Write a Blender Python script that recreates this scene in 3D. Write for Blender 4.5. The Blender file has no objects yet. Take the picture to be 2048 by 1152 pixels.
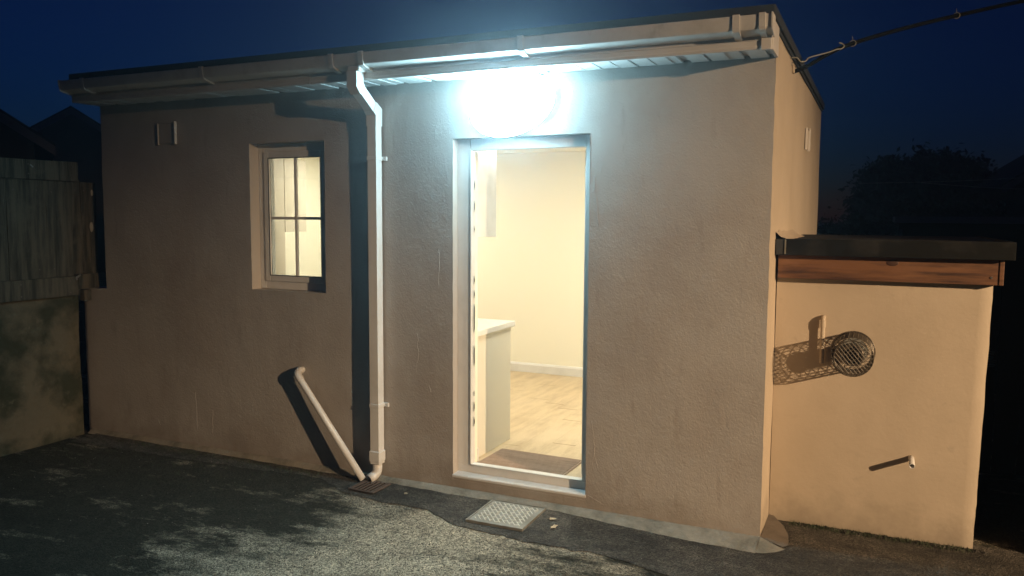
import bpy, bmesh, math, random
from mathutils import Vector, Matrix, noise
random.seed(7)
SC = bpy.context.scene
COL = SC.collection
PI = math.pi

# ------------------------------------------------------------------ camera
yaw, pitch, roll = 0.428012, -0.0883901, 0.0057104
cy, sy, cp, sp = math.cos(yaw), math.sin(yaw), math.cos(pitch), math.sin(pitch)
fw = Vector((-sy*cp, cy*cp, sp)); rt = Vector((cy, sy, 0)); up = rt.cross(fw)
r2 = rt*math.cos(roll) + up*math.sin(roll); u2 = up*math.cos(roll) - rt*math.sin(roll)
cam_d = bpy.data.cameras.new('camera'); cam = bpy.data.objects.new('camera', cam_d); COL.objects.link(cam)
m = Matrix((r2, u2, -fw)).transposed().to_4x4(); m.translation = Vector((0.535, -4.489, 1.762))
cam.matrix_world = m
cam_d.sensor_width = 36; cam_d.lens = 1610.23/2048*36; cam_d.clip_start = 0.05; cam_d.clip_end = 2000
SC.camera = cam

# ------------------------------------------------------------------ sky, lights, exposure
W = bpy.data.worlds.new('World'); SC.world = W; W.use_nodes = True
nt = W.node_tree; nt.nodes.clear()
sky = nt.nodes.new('ShaderNodeTexSky'); sky.sky_type = 'NISHITA'; sky.sun_disc = False
sky.sun_elevation = math.radians(-1.0); sky.sun_rotation = math.radians(312)
sky.air_density = 1.0; sky.dust_density = 0.0; sky.ozone_density = 6.6
bg = nt.nodes.new('ShaderNodeBackground'); bg.inputs['Strength'].default_value = 0.070
out = nt.nodes.new('ShaderNodeOutputWorld')
nt.links.new(sky.outputs[0], bg.inputs[0]); nt.links.new(bg.outputs[0], out.inputs[0])
SC.view_settings.view_transform = 'Standard'; SC.view_settings.look = 'None'
SC.view_settings.gamma = 1; SC.view_settings.exposure = 0
SC.view_settings.use_curve_mapping = False
SC.cycles.use_denoising = True
SC.cycles.max_bounces = 8
SC.cycles.sample_clamp_indirect = 6

def lamp(name, kind, loc, power, color, **kw):
    d = bpy.data.lights.new(name, kind); d.energy = power; d.color = color
    for k, v in kw.items(): setattr(d, k, v)
    o = bpy.data.objects.new(name, d); COL.objects.link(o); o.location = loc
    return o
# the warm street lamp beyond the right edge of the frame, which throws every long shadow to the left
LST = Vector((9.4, -5.0, 3.75))
sl = lamp('street_lamp_light', 'SPOT', LST, 7000, (1.0, 0.695, 0.41), shadow_soft_size=0.07, spot_size=math.radians(41), spot_blend=1.0)
sl.rotation_euler = (Vector((0.9, 0.3, 0.3))-LST).to_track_quat('-Z', 'Y').to_euler()

# ------------------------------------------------------------------ materials
def mat(name, color, rough=0.7, metallic=0.0, bump=None, var=None, spec=0.5, var2=None, coat=0.0, foot=False):
    """bump=(scale, strength, distance[, detail]) list; var=(scale, dark colour, amount)."""
    M = bpy.data.materials.new(name); M.use_nodes = True
    t = M.node_tree; b = t.nodes['Principled BSDF']
    b.inputs['Base Color'].default_value = (*color, 1); b.inputs['Roughness'].default_value = rough
    b.inputs['Metallic'].default_value = metallic; b.inputs['Specular IOR Level'].default_value = spec
    b.inputs['Coat Weight'].default_value = coat
    geo = t.nodes.new('ShaderNodeNewGeometry')
    src = None
    col = None
    for v in (var, var2):
        if not v: continue
        sc_, dark, lo, hi = v[:4]; stretch = v[4] if len(v) > 4 else (1, 1, 1)
        mp = t.nodes.new('ShaderNodeMapping'); mp.inputs['Scale'].default_value = stretch
        t.links.new(geo.outputs['Position'], mp.inputs[0])
        n = t.nodes.new('ShaderNodeTexNoise'); n.inputs['Scale'].default_value = sc_; n.inputs['Detail'].default_value = 6
        n.inputs['Roughness'].default_value = 0.62
        t.links.new(mp.outputs[0], n.inputs[0])
        r = t.nodes.new('ShaderNodeMapRange'); r.inputs[1].default_value = lo; r.inputs[2].default_value = hi
        t.links.new(n.outputs[0], r.inputs[0])
        mx = t.nodes.new('ShaderNodeMix'); mx.data_type = 'RGBA'
        if col is None: mx.inputs[6].default_value = (*color, 1)
        else: t.links.new(col, mx.inputs[6])
        mx.inputs[7].default_value = (*dark, 1)
        t.links.new(r.outputs[0], mx.inputs[0]); col = mx.outputs[2]
    if foot:      # splashed dirt along the foot of the wall, with a ragged upper edge
        sx = t.nodes.new('ShaderNodeSeparateXYZ'); t.links.new(geo.outputs['Position'], sx.inputs[0])
        n = t.nodes.new('ShaderNodeTexNoise'); n.inputs['Scale'].default_value = 6; n.inputs['Detail'].default_value = 7; n.inputs['Roughness'].default_value = .7; t.links.new(geo.outputs['Position'], n.inputs[0])
        a = t.nodes.new('ShaderNodeMath'); a.operation = 'MULTIPLY_ADD'; a.inputs[1].default_value = -.55; t.links.new(n.outputs[0], a.inputs[0]); t.links.new(sx.outputs[2], a.inputs[2])
        r = t.nodes.new('ShaderNodeMapRange'); r.inputs[1].default_value = -.32; r.inputs[2].default_value = -.08; r.inputs[3].default_value = .55; r.inputs[4].default_value = 0; t.links.new(a.outputs[0], r.inputs[0])
        mx = t.nodes.new('ShaderNodeMix'); mx.data_type = 'RGBA'; t.links.new(r.outputs[0], mx.inputs[0]); t.links.new(col, mx.inputs[6]); mx.inputs[7].default_value = (.20, .165, .125, 1); col = mx.outputs[2]
    if col is not None: t.links.new(col, b.inputs['Base Color'])
    prev = None
    for bp in (bump or []):
        sc_, st, dist = bp[:3]; kind = bp[3] if len(bp) > 3 else 'noise'; stretch = bp[4] if len(bp) > 4 else (1, 1, 1)
        mp = t.nodes.new('ShaderNodeMapping'); mp.inputs['Scale'].default_value = stretch
        t.links.new(geo.outputs['Position'], mp.inputs[0])
        if kind == 'voronoi':
            n = t.nodes.new('ShaderNodeTexVoronoi'); n.inputs['Scale'].default_value = sc_
        else:
            n = t.nodes.new('ShaderNodeTexNoise'); n.inputs['Scale'].default_value = sc_; n.inputs['Detail'].default_value = 5
            if kind == 'warp': n.inputs['Distortion'].default_value = 1.2
        t.links.new(mp.outputs[0], n.inputs[0])
        bn = t.nodes.new('ShaderNodeBump'); bn.inputs['Strength'].default_value = st; bn.inputs['Distance'].default_value = dist
        t.links.new(n.outputs[0], bn.inputs['Height'])
        if prev: t.links.new(prev, bn.inputs['Normal'])
        prev = bn.outputs[0]
    if prev: t.links.new(prev, b.inputs['Normal'])
    return M

M = {}
M['render'] = mat('rough_masonry_paint', (.405, .375, .345), .8, bump=[(4, .3, .02), (42, .36, .005, 'warp'), (13, .12, .010, 'warp', (1.4, 1, .5)), (120, .6, .0028, 'noise', (1, 1, .7))], var=(1.3, (.33, .29, .255), .42, .7), var2=(9, (.28, .245, .21), .58, .85, (1.3, 1, .3)), foot=True)
M['cream'] = mat('smooth_cream_render', (.50, .412, .31), .7, bump=[(4, .3, .015), (60, .25, .002)], var=(1.6, (.44, .36, .265), .4, .7), var2=(14, (.40, .33, .25), .62, .8), foot=True)
M['reveal'] = mat('painted_reveal', (.48, .43, .38), .7, bump=[(40, .4, .003)])
M['upvc'] = mat('white_upvc', (.70, .685, .66), .34, bump=[(3, .15, .004)], var=(5, (.58, .56, .52), .5, .8))
M['upvc_old'] = mat('weathered_white_plastic', (.66, .63, .59), .4, bump=[(5, .2, .004)], var=(6, (.46, .43, .39), .5, .85), var2=(13, (.38, .35, .30), .6, .85, (1, 1, .35)))
M['fascia'] = mat('fascia_plastic', (.62, .585, .55), .42, bump=[(2, .2, .006)], var=(3, (.50, .47, .43), .45, .8))
M['felt'] = mat('bitumen_felt', (.028, .030, .032), .75, bump=[(150, .6, .003), (6, .4, .01)], var=(4, (.045, .045, .045), .5, .75))
M['felt2'] = mat('fibreglass_trim', (.006, .006, .005), .8, spec=.2, bump=[(10, .4, .006)], var=(5, (.035, .033, .03), .5, .8))
M['pine'] = mat('stained_fascia_timber', (.17, .075, .032), .6, bump=[(30, .5, .003, 'noise', (.08, 1, 1.4))], var=(5, (.045, .018, .010), .47, .66, (.35, 2, 4.5)), var2=(1.7, (.22, .105, .05), .5, .72, (1, 1, 3)))
M['knot'] = mat('timber_knot', (.055, .022, .010), .6)
def tarmac(name, pale_tone, dark, masked, rough=.9):
    T = bpy.data.materials.new(name); T.use_nodes = True; t = T.node_tree; N = t.nodes.new; L = t.links.new; b = t.nodes['Principled BSDF']
    b.inputs['Roughness'].default_value = rough; b.inputs['Specular IOR Level'].default_value = .35
    g = N('ShaderNodeNewGeometry'); pos = g.outputs['Position']
    v = N('ShaderNodeTexVoronoi'); v.inputs['Scale'].default_value = 125; L(pos, v.inputs[0])
    v2 = N('ShaderNodeTexVoronoi'); v2.inputs['Scale'].default_value = 260; L(pos, v2.inputs[0])
    def noise_(sc, stretch=(1, 1, 1), det=8, ro=.7):
        mp = N('ShaderNodeMapping'); mp.inputs['Scale'].default_value = stretch; L(pos, mp.inputs[0])
        n = N('ShaderNodeTexNoise'); n.inputs['Scale'].default_value = sc; n.inputs['Detail'].default_value = det; n.inputs['Roughness'].default_value = ro; L(mp.outputs[0], n.inputs[0]); return n.outputs[0]
    def rng(x, a, b_, c=0, d=1):
        q = N('ShaderNodeMapRange'); q.inputs[1].default_value = a; q.inputs[2].default_value = b_; q.inputs[3].default_value = c; q.inputs[4].default_value = d; L(x, q.inputs[0]); return q.outputs[0]
    def mth(op, x, y):
        q = N('ShaderNodeMath'); q.operation = op
        for k, w in enumerate((x, y)):
            if isinstance(w, (int, float)): q.inputs[k].default_value = w
            else: L(w, q.inputs[k])
        return q.outputs[0]
    n1 = noise_(2.1, (.5, 1.5, 1)); fac = n1
    if masked:   # pale in front of the door, darker towards the fence and the store
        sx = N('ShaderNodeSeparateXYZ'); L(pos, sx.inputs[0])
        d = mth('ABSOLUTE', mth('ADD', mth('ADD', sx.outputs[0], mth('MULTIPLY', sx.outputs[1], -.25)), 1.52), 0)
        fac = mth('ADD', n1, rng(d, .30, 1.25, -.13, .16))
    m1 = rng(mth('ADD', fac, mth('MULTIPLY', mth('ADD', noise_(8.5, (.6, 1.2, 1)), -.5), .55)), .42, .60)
    mx = N('ShaderNodeMix'); mx.data_type = 'RGBA'; mx.inputs[6].default_value = (*pale_tone, 1); mx.inputs[7].default_value = (*dark, 1); L(m1, mx.inputs[0])
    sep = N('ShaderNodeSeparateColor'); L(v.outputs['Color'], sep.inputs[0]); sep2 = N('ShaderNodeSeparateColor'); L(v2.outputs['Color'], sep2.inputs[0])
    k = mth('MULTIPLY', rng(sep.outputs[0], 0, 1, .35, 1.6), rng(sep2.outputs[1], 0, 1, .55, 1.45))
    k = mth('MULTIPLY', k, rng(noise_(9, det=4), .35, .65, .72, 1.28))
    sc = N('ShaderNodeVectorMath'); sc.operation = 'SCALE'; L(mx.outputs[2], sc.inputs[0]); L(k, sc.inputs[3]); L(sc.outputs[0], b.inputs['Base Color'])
    h = mth('ADD', mth('MULTIPLY', v.outputs['Distance'], -1.0), mth('MULTIPLY', v2.outputs['Distance'], -.5))
    bn = N('ShaderNodeBump'); bn.inputs['Strength'].default_value = 1.0; bn.inputs['Distance'].default_value = .010; L(h, bn.inputs['Height'])
    b2 = N('ShaderNodeBump'); b2.inputs['Strength'].default_value = .6; b2.inputs['Distance'].default_value = .02; L(noise_(7), b2.inputs['Height']); L(b2.outputs[0], bn.inputs['Normal'])
    L(bn.outputs[0], b.inputs['Normal']); return T
M['tarmac'] = tarmac('old_tarmac', (.42, .36, .265), (.034, .033, .022), True)
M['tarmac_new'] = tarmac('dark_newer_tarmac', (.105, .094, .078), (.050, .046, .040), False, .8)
M['chip'] = mat('stone_chip', (.060, .056, .045), .85, bump=[(200, .5, .002)])
M['chip_pale'] = mat('pale_stone_chip', (.34, .31, .26), .8)
M['concrete'] = mat('trowelled_concrete', (.30, .275, .225), .85, bump=[(25, .7, .012), (110, .5, .004)], var=(4, (.15, .14, .11), .42, .66), var2=(18, (.36, .33, .26), .55, .8))
M['clay'] = mat('brown_painted_haunch', (.15, .125, .10), .85, bump=[(20, .5, .008)], var=(9, (.09, .075, .06), .45, .7))
M['galv'] = mat('galvanised_steel', (.27, .27, .245), .55, .3, bump=[(20, .4, .004)], var=(9, (.17, .16, .13), .42, .7))
M['steel2'] = mat('worn_tread_steel', (.62, .62, .57), .45, .3)
M['iron'] = mat('dark_cast_iron', (.13, .10, .085), .6, .2, bump=[(50, .6, .004)])
M['void'] = mat('dark_hollow', (.008, .008, .008), .9)
M['blackp'] = mat('black_plastic', (.02, .019, .018), .35)
M['wire'] = mat('coated_guard_wire', (.12, .10, .075), .35, .4)
M['steel'] = mat('bright_steel', (.5, .5, .5), .3, .9)
M['fence'] = mat('mossy_fence_timber', (.105, .088, .060), .85, bump=[(25, .9, .008, 'noise', (1, 4, .35)), (90, .5, .003)], var=(7, (.030, .028, .018), .40, .60, (1, 3, .3)), var2=(5, (.115, .098, .068), .55, .75))
M['bwall'] = mat('mossy_block_render', (.125, .105, .068), .9, bump=[(5, .9, .03), (16, .9, .014), (60, .7, .005)], var=(3.2, (.035, .037, .018), .42, .60), var2=(9, (.19, .16, .11), .62, .8))
M['room'] = mat('interior_cream_paint', (.84, .80, .67), .8, bump=[(60, .1, .001)])
M['unit'] = mat('kitchen_unit_panel', (.66, .62, .52), .45)
M['unit_edge'] = mat('worktop', (.72, .70, .66), .35, var=(30, (.60, .58, .54), .5, .75))
M['unit2'] = mat('beige_cabinet_front', (.52, .46, .37), .5)
M['plank'] = mat('oak_vinyl_plank', (.56, .435, .275), .42, bump=[(20, .2, .002, 'noise', (4, .3, 1))], var=(4, (.40, .29, .17), .42, .7, (4, .6, 1)), var2=(1.6, (.60, .48, .32), .5, .75))
M['matd'] = mat('brown_ribbed_mat', (.40, .29, .215), .9, bump=[(120, .6, .004)], var=(12, (.28, .20, .145), .45, .7, (.4, 3, 1)))
M['house'] = mat('distant_house_wall', (.05, .045, .042), .9, var=(2, (.035, .03, .03), .4, .7))
M['slate'] = mat('distant_roof_slate', (.014, .015, .018), .8, bump=[(8, .6, .03)])
M['barge'] = mat('distant_bargeboard', (.11, .11, .12), .6)
M['leaf'] = mat('night_foliage', (.018, .026, .016), .8)
M['bark'] = mat('bark', (.03, .025, .02), .9)
M['dryleaf'] = mat('dry_leaf', (.45, .36, .24), .7)
M['grass'] = mat('grass_blade', (.05, .07, .03), .7)
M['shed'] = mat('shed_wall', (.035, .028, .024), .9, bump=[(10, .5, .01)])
M['shedroof'] = mat('shed_sheet_roof', (.10, .13, .17), .35)
M['rubber'] = mat('cable_sheath', (.006, .006, .006), .95, spec=.1)

def glass(name):
    G = bpy.data.materials.new(name); G.use_nodes = True; t = G.node_tree; t.nodes.clear()
    o = t.nodes.new('ShaderNodeOutputMaterial'); mx = t.nodes.new('ShaderNodeMixShader'); fr = t.nodes.new('ShaderNodeFresnel')
    tr = t.nodes.new('ShaderNodeBsdfTransparent'); gl = t.nodes.new('ShaderNodeBsdfGlossy'); gl.inputs['Roughness'].default_value = .02
    tr.inputs[0].default_value = (.94, .96, .95, 1)
    t.links.new(fr.outputs[0], mx.inputs[0]); t.links.new(tr.outputs[0], mx.inputs[1]); t.links.new(gl.outputs[0], mx.inputs[2])
    t.links.new(mx.outputs[0], o.inputs[0]); return G
M['glass'] = glass('window_glass')
def emis(name, color, s):
    G = bpy.data.materials.new(name); G.use_nodes = True; b = G.node_tree.nodes['Principled BSDF']
    b.inputs['Base Color'].default_value = (.8, .8, .8, 1)
    b.inputs['Emission Color'].default_value = (*color, 1); b.inputs['Emission Strength'].default_value = s; return G
LAMP_S = 200.0
M['led'] = emis('lamp_bloom_dome', (.46, .84, 1.0), LAMP_S)
M['ceil_led'] = emis('lit_ceiling_panel', (1.0, .95, .79), 172.0)

# ------------------------------------------------------------------ builders
def quadbox(bm, lo, hi):
    x0, y0, z0 = lo; x1, y1, z1 = hi
    v = [bm.verts.new(p) for p in ((x0,y0,z0),(x1,y0,z0),(x1,y1,z0),(x0,y1,z0),(x0,y0,z1),(x1,y0,z1),(x1,y1,z1),(x0,y1,z1))]
    for f in ((0,3,2,1),(4,5,6,7),(0,1,5,4),(1,2,6,5),(2,3,7,6),(3,0,4,7)): bm.faces.new([v[i] for i in f])
    return v
def box(*boxes, bevel=0.0):
    bm = bmesh.new()
    for lo, hi in boxes: quadbox(bm, lo, hi)
    if bevel: bmesh.ops.bevel(bm, geom=bm.edges[:], offset=bevel, segments=2, affect='EDGES', profile=.6)
    return bm
def tube(bm, pts, r, n=14, cap=True, closed=False):
    pts = [Vector(p) for p in pts]; rings = []; prev = None
    for i, p in enumerate(pts):
        if closed: t = (pts[(i+1) % len(pts)]-pts[i-1]).normalized()
        elif i == 0: t = (pts[1]-p).normalized()
        elif i == len(pts)-1: t = (p-pts[-2]).normalized()
        else: t = ((pts[i+1]-p).normalized()+(p-pts[i-1]).normalized()).normalized()
        if prev is None:
            a = Vector((0, 0, 1)) if abs(t.z) < .9 else Vector((1, 0, 0))
            s = t.cross(a).normalized()
        else: s = (prev - t*prev.dot(t)).normalized()
        prev = s; q = t.cross(s); rr = r[i] if isinstance(r, (list, tuple)) else r
        rings.append([bm.verts.new(p+(s*math.cos(2*PI*k/n)+q*math.sin(2*PI*k/n))*rr) for k in range(n)])
    m_ = len(rings)
    for i in range(m_ if closed else m_-1):
        A, B = rings[i], rings[(i+1) % m_]
        for k in range(n): bm.faces.new((A[k], A[(k+1) % n], B[(k+1) % n], B[k]))
    if cap and not closed:
        bm.faces.new(rings[0][::-1]); bm.faces.new(rings[-1])
    return rings
def bend(p0, p1, p2, r, n=6):
    """points of a rounded corner at p1"""
    p0, p1, p2 = map(Vector, (p0, p1, p2)); a = (p0-p1).normalized(); b = (p2-p1).normalized()
    A, B = p1+a*r, p1+b*r
    return [A*(1-t)**2+p1*2*t*(1-t)+B*t*t for t in [k/n for k in range(n+1)]]
def profile_x(prof, x0, x1, bm=None):
    """closed outline of (y,z) points extruded from x0 to x1"""
    bm = bm or bmesh.new()
    A = [bm.verts.new((x0, y, z)) for y, z in prof]; B = [bm.verts.new((x1, y, z)) for y, z in prof]; n = len(prof)
    for i in range(n): bm.faces.new((A[i], A[(i+1) % n], B[(i+1) % n], B[i]))
    bm.faces.new(A[::-1]); bm.faces.new(B)
    return bm
def link(name, bm, material, parent=None, smooth=None, **props):
    me = bpy.data.meshes.new(name); bmesh.ops.recalc_face_normals(bm, faces=bm.faces[:]); bm.to_mesh(me); bm.free()
    for mm in (material if isinstance(material, (list, tuple)) else [material]): me.materials.append(mm)
    if smooth:
        me.shade_smooth()
        if smooth is not True: me.set_sharp_from_angle(angle=math.radians(smooth))
    o = bpy.data.objects.new(name, me); COL.objects.link(o)
    if parent: o.parent = parent
    for k, v in props.items(): o[k] = v
    return o
def thing(name, label, cat, group=None, loc=(0, 0, 0)):
    o = bpy.data.objects.new(name, None); COL.objects.link(o); o.location = loc; o.empty_display_size = .2
    o['label'] = label; o['category'] = cat
    if group: o['group'] = group
    return o
def share(name, mesh, loc, parent=None, rot=(0, 0, 0), scale=(1, 1, 1), **props):
    o = bpy.data.objects.new(name, mesh); COL.objects.link(o); o.parent = parent; o.location = loc; o.rotation_euler = rot; o.scale = scale
    for k, v in props.items(): o[k] = v
    return o
def nz(p, s, seed=0.0): return noise.noise(Vector(p)*s+Vector((seed, seed*1.7, -seed)))

def grid_plane(bm, us, vs, fn, skip=lambda u, v: False):
    """regular grid of quads; fn(u,v)->point"""
    V = {}
    def g(i, j):
        if (i, j) not in V: V[i, j] = bm.verts.new(fn(us[i], vs[j]))
        return V[i, j]
    for i in range(len(us)-1):
        for j in range(len(vs)-1):
            if skip((us[i]+us[i+1])/2, (vs[j]+vs[j+1])/2): continue
            bm.faces.new((g(i, j), g(i+1, j), g(i+1, j+1), g(i, j+1)))
def breaks(lo, hi, step, extra):
    ks = sorted(set([lo, hi]+list(extra))); r = []
    for a, b in zip(ks, ks[1:]):
        n = max(1, round((b-a)/step)); r += [a+(b-a)*k/n for k in range(n)]
    return r+[hi]

# ------------------------------------------------------------------ ground
GZ = -0.02
bm = bmesh.new()
xs = [-400, -150, -60, -25, -12] + breaks(-8, 3, .12, []) + [6, 12, 30, 100, 400]
ys = [-400, -100, -30, -10, -5] + breaks(-3, 2, .12, []) + [4, 8, 15, 40, 120, 400]
def gp(x, y):
    near = -8 <= x <= 3 and -3 <= y <= 2
    return (x, y, GZ + (nz((x, y, 0), 1.3)*.0025-.0035 if near else -.03))
grid_plane(bm, xs, ys, gp)
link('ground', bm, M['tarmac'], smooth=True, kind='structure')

# darker newer tarmac laid along the wall, with a ragged edge
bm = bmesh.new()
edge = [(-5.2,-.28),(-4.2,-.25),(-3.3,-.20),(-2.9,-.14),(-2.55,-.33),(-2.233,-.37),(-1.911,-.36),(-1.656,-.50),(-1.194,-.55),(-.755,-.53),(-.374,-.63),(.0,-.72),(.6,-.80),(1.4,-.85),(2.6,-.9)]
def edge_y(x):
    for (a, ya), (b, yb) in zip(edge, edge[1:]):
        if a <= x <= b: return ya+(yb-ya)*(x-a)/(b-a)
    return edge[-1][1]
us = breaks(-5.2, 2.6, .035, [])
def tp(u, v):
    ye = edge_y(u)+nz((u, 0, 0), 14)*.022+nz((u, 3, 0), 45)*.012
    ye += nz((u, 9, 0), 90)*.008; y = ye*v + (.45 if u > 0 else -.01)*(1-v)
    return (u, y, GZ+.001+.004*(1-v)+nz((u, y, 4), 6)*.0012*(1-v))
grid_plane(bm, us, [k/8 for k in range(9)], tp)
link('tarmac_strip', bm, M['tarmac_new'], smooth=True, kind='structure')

# concrete haunch along the foot of the wall
bm = bmesh.new()
fo = [(-5.3,-.05),(-5.151,-.055),(-4.0,-.060),(-2.677,-.068),(-2.355,-.062),(-1.902,-.080),(-1.652,-.075),(-1.274,-.060),(-.899,-.112),(-.548,-.167),(-.32,-.189),(-.028,-.203),(.0,-.2)]
def fy(x):
    for (a, ya), (b, yb) in zip(fo, fo[1:]):
        if a <= x <= b: return ya+(yb-ya)*(x-a)/(b-a)
    return fo[-1][1]
us = breaks(-5.3, 0, .03, [])
def fp(u, v):
    ye = fy(u)+nz((u, 7, 0), 9)*.012+nz((u, 0, 2), 34)*.006
    return (u, .004+(ye-.004)*v, .012*(1-v)+(GZ-.004)*v + math.sin(v*PI)*.006+nz((u, v, 1), 8)*.004*(1-abs(2*v-1)))
grid_plane(bm, us, [k/6 for k in range(7)], fp)
# rounded end past the corner
rim = [(0,-.203),(.05,-.19),(.10,-.155),(.145,-.11),(.17,-.065)]
c = bm.verts.new((0.0, .0, .012)); vs = [bm.verts.new((x, y, GZ-.004)) for x, y in rim]
for a, b in zip(vs, vs[1:]): bm.faces.new((c, a, b))
link('concrete_haunch', bm, M['concrete'], smooth=True, kind='structure')
bm = bmesh.new()
P = [(0.002, -.004), (.06, -.030), (.125, -.055), (.150, .00), (.145, .06), (.135, .14), (.10, .25), (.03, .372), (.002, .372)]
vv = [bm.verts.new((x, y, .012-.15*x)) for x, y in P]; bm.faces.new(vv)
link('painted_haunch', bm, M['clay'], kind='structure')

# ------------------------------------------------------------------ the building
B = thing('rendered_building', 'single storey rendered building with flat roof, open lit doorway and small window', 'building')
LX, BY = -5.07, 3.45
DX0, DX1, DZ0, DZ1 = -1.925, -1.018, .10, 2.247         # door opening
WX0, WX1, WZ0, WZ1 = -3.572, -2.915, 1.229, 2.27        # window opening
def wob(x, z, y=0):
    return nz((x, y, z), 1.1)*.006 + nz((x, y, z), 3.2, 3)*.0022 + nz((x, y, z), 11, 5)*.0006
bm = bmesh.new()
ux = breaks(-5.37, 0, .035, [LX, DX0, DX1, WX0, WX1]); uz = breaks(-.06, 2.62, .035, [DZ0-.04, DZ1, WZ0, WZ1, 1.17])
def fsk(x, z):
    if DX0 < x < DX1 and DZ0-.04 < z < DZ1: return True
    if WX0 < x < WX1 and WZ0 < z < WZ1: return True
    return x < LX and z > 1.17
def ffn(x, z):
    j = 0.0; k = 0.0
    if abs(x-0) < 1e-6: j = nz((0, 0, z), 9)*.004+nz((0, 0, z), 40)*.002
    if x < LX-.29: j = nz((0, 2, z), 11)*.012+nz((0, 0, z), 40)*.005
    if abs(x-LX) < 1e-6 and z > 1.17: j = nz((0, 2, z), 4)*.006
    for e in (DX0, DX1, WX0, WX1):
        if abs(x-e) < 1e-6: j = nz((e, 1, z), 14)*.003
    for e in (DZ1, WZ0, WZ1):
        if abs(z-e) < 1e-6: k = nz((x, 1, e), 14)*.003
    if z > 1.16 and z < 1.18 and x < LX+.001: k = nz((x, 5, 0), 25)*.02
    d = wob(x, z)
    return (x+j, -.004+d if x > -5.36 else .02, z+k)
grid_plane(bm, ux, uz, ffn, fsk)
link('wall', bm, M['render'], B, smooth=True)
# side wall facing +x, far walls
bm = bmesh.new()
grid_plane(bm, breaks(0, BY, .05, []), breaks(-.06, 2.745, .06, []),
           lambda y, z: ((nz((0, 0, z), 9)*.004+nz((0, 0, z), 40)*.002 if y == 0 else -.002+nz((3, y, z), 2.2)*.005), (-.004+wob(0, z)) if y == 0 else y, z))
grid_plane(bm, [LX, LX+.002], [-.06, 2.62], lambda x, z: (LX+.001, .0 if x == LX else BY, z))
quadbox(bm, (LX, BY-.02, -.05), (-.01, BY, 2.7))
quadbox(bm, (-5.368, .03, -.05), (LX-.003, .25, 1.16))
link('wall', bm, M['cream'], B, smooth=40)
# small trowel ridges and cracks left in the render
def ridge(pts, r=.0022):
    bm = bmesh.new(); q = []
    for (a, b) in zip(pts, pts[1:]):
        for k in range(6): q.append(Vector((a[0]+(b[0]-a[0])*k/6, 0, a[1]+(b[1]-a[1])*k/6)))
    q.append(Vector((pts[-1][0], 0, pts[-1][1])))
    for i, p in enumerate(q):
        p.x += nz((p.x, i*.3, p.z), 17)*.010; p.y = -.004+wob(p.x, p.z)
    n = len(q); tube(bm, q, [r*math.sin(PI*(i+.5)/n)**.5*(.6+.6*random.random()) for i in range(n)], 6)
    link('plaster_ridge', bm, M['render'], B, smooth=True)
for pts in ([(-2.19, 1.00), (-2.18, .86), (-2.20, .74)], [(-2.10, .66), (-2.085, .61)], [(-.985, .55), (-.965, .40), (-.975, .24)], [(-.965, .36), (-.94, .25)], [(-2.02, 1.55), (-2.03, 1.30)],
            [(-4.55, .16), (-4.53, .12)], [(-4.15, .42), (-4.14, .12)], [(-3.98, .30), (-3.99, .10)], [(-.99, 2.0), (-.96, 1.7)], [(-1.02, .10), (-.9, .05)]):
    ridge(pts)
# reveals
def rev(x0, x1, z0, z1, y1):
    bm = bmesh.new()
    grid_plane(bm, breaks(0, y1, .03, []), breaks(z0, z1, .05, []), lambda y, z: (x0+nz((x0, 1, z), 14)*.003*(1-y/y1), y-.003*(y == 0), z))
    grid_plane(bm, breaks(0, y1, .03, []), breaks(z0, z1, .05, []), lambda y, z: (x1+nz((x1, 1, z), 14)*.003*(1-y/y1), y-.003*(y == 0), z))
    grid_plane(bm, breaks(0, y1, .03, []), breaks(x0, x1, .05, []), lambda y, x: (x, y-.003*(y == 0), z1+nz((x, 1, z1), 14)*.003*(1-y/y1)))
    grid_plane(bm, breaks(0, y1, .03, []), breaks(x0, x1, .05, []), lambda y, x: (x, y-.003*(y == 0), z0+nz((x, 1, z0), 14)*.003*(1-y/y1)))
    return bm
link('window_reveal', rev(WX0, WX1, WZ0, WZ1, .105), M['reveal'], B, smooth=40)
link('door_reveal', rev(DX0, DX1, DZ0-.04, DZ1, .075), M['reveal'], B, smooth=40)

# roof, fascia, soffit
roof = link('roof', box(((LX+.02, -.278, 2.752), (.022, BY+.05, 2.808)), bevel=.006), M['felt'], B)
for a, b in ((LX+.01, -2.83), (-2.826, -.045)):
    pr_ = [(-.235, 2.60), (-.250, 2.60), (-.253, 2.612), (-.250, 2.620), (-.250, 2.640), (-.254, 2.645), (-.250, 2.652), (-.250, 2.75), (-.235, 2.75)]
    link('fascia', profile_x(pr_, a, b), M['fascia'], B)
link('fascia_corner', box(((-.044, -.262, 2.594), (.006, -.235, 2.75)), bevel=.003), M['fascia'], B)
link('box_end', box(((-.006, -.234, 2.598), (.012, -.004, 2.75)), bevel=.003), M['fascia'], B)
link('box_end', box(((LX+.0, -.232, 2.603), (LX+.012, .0, 2.75)), bevel=.003), M['fascia'], B)
link('verge_trim', box(((.001, .0, 2.728), (.010, BY, 2.75)), bevel=.003), M['felt'], B)
bw = .1; k = 0; x = LX+.014
sb = None
while x < -.01:
    x1 = min(x+bw-.005, -.008)
    if x1-x > .09:
        if sb is None:
            sb = link('soffit_board', profile_x([(-.233, 2.604), (-.006, 2.604), (-.006, 2.614), (-.233, 2.614)], 0, bw-.006), M['upvc'], B); sb.location = (x, 0, 0); mesh_sb = sb.data
        else: share('soffit_board', mesh_sb, (x, 0, random.uniform(-.0012, .0012)), B, rot=(random.uniform(-.004, .004), random.uniform(-.012, .012), 0))
    x += bw; k += 1
link('soffit_backing', box(((LX+.013, -.233, 2.6175), (-.01, -.004, 2.622))), M['upvc_old'], B)

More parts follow.
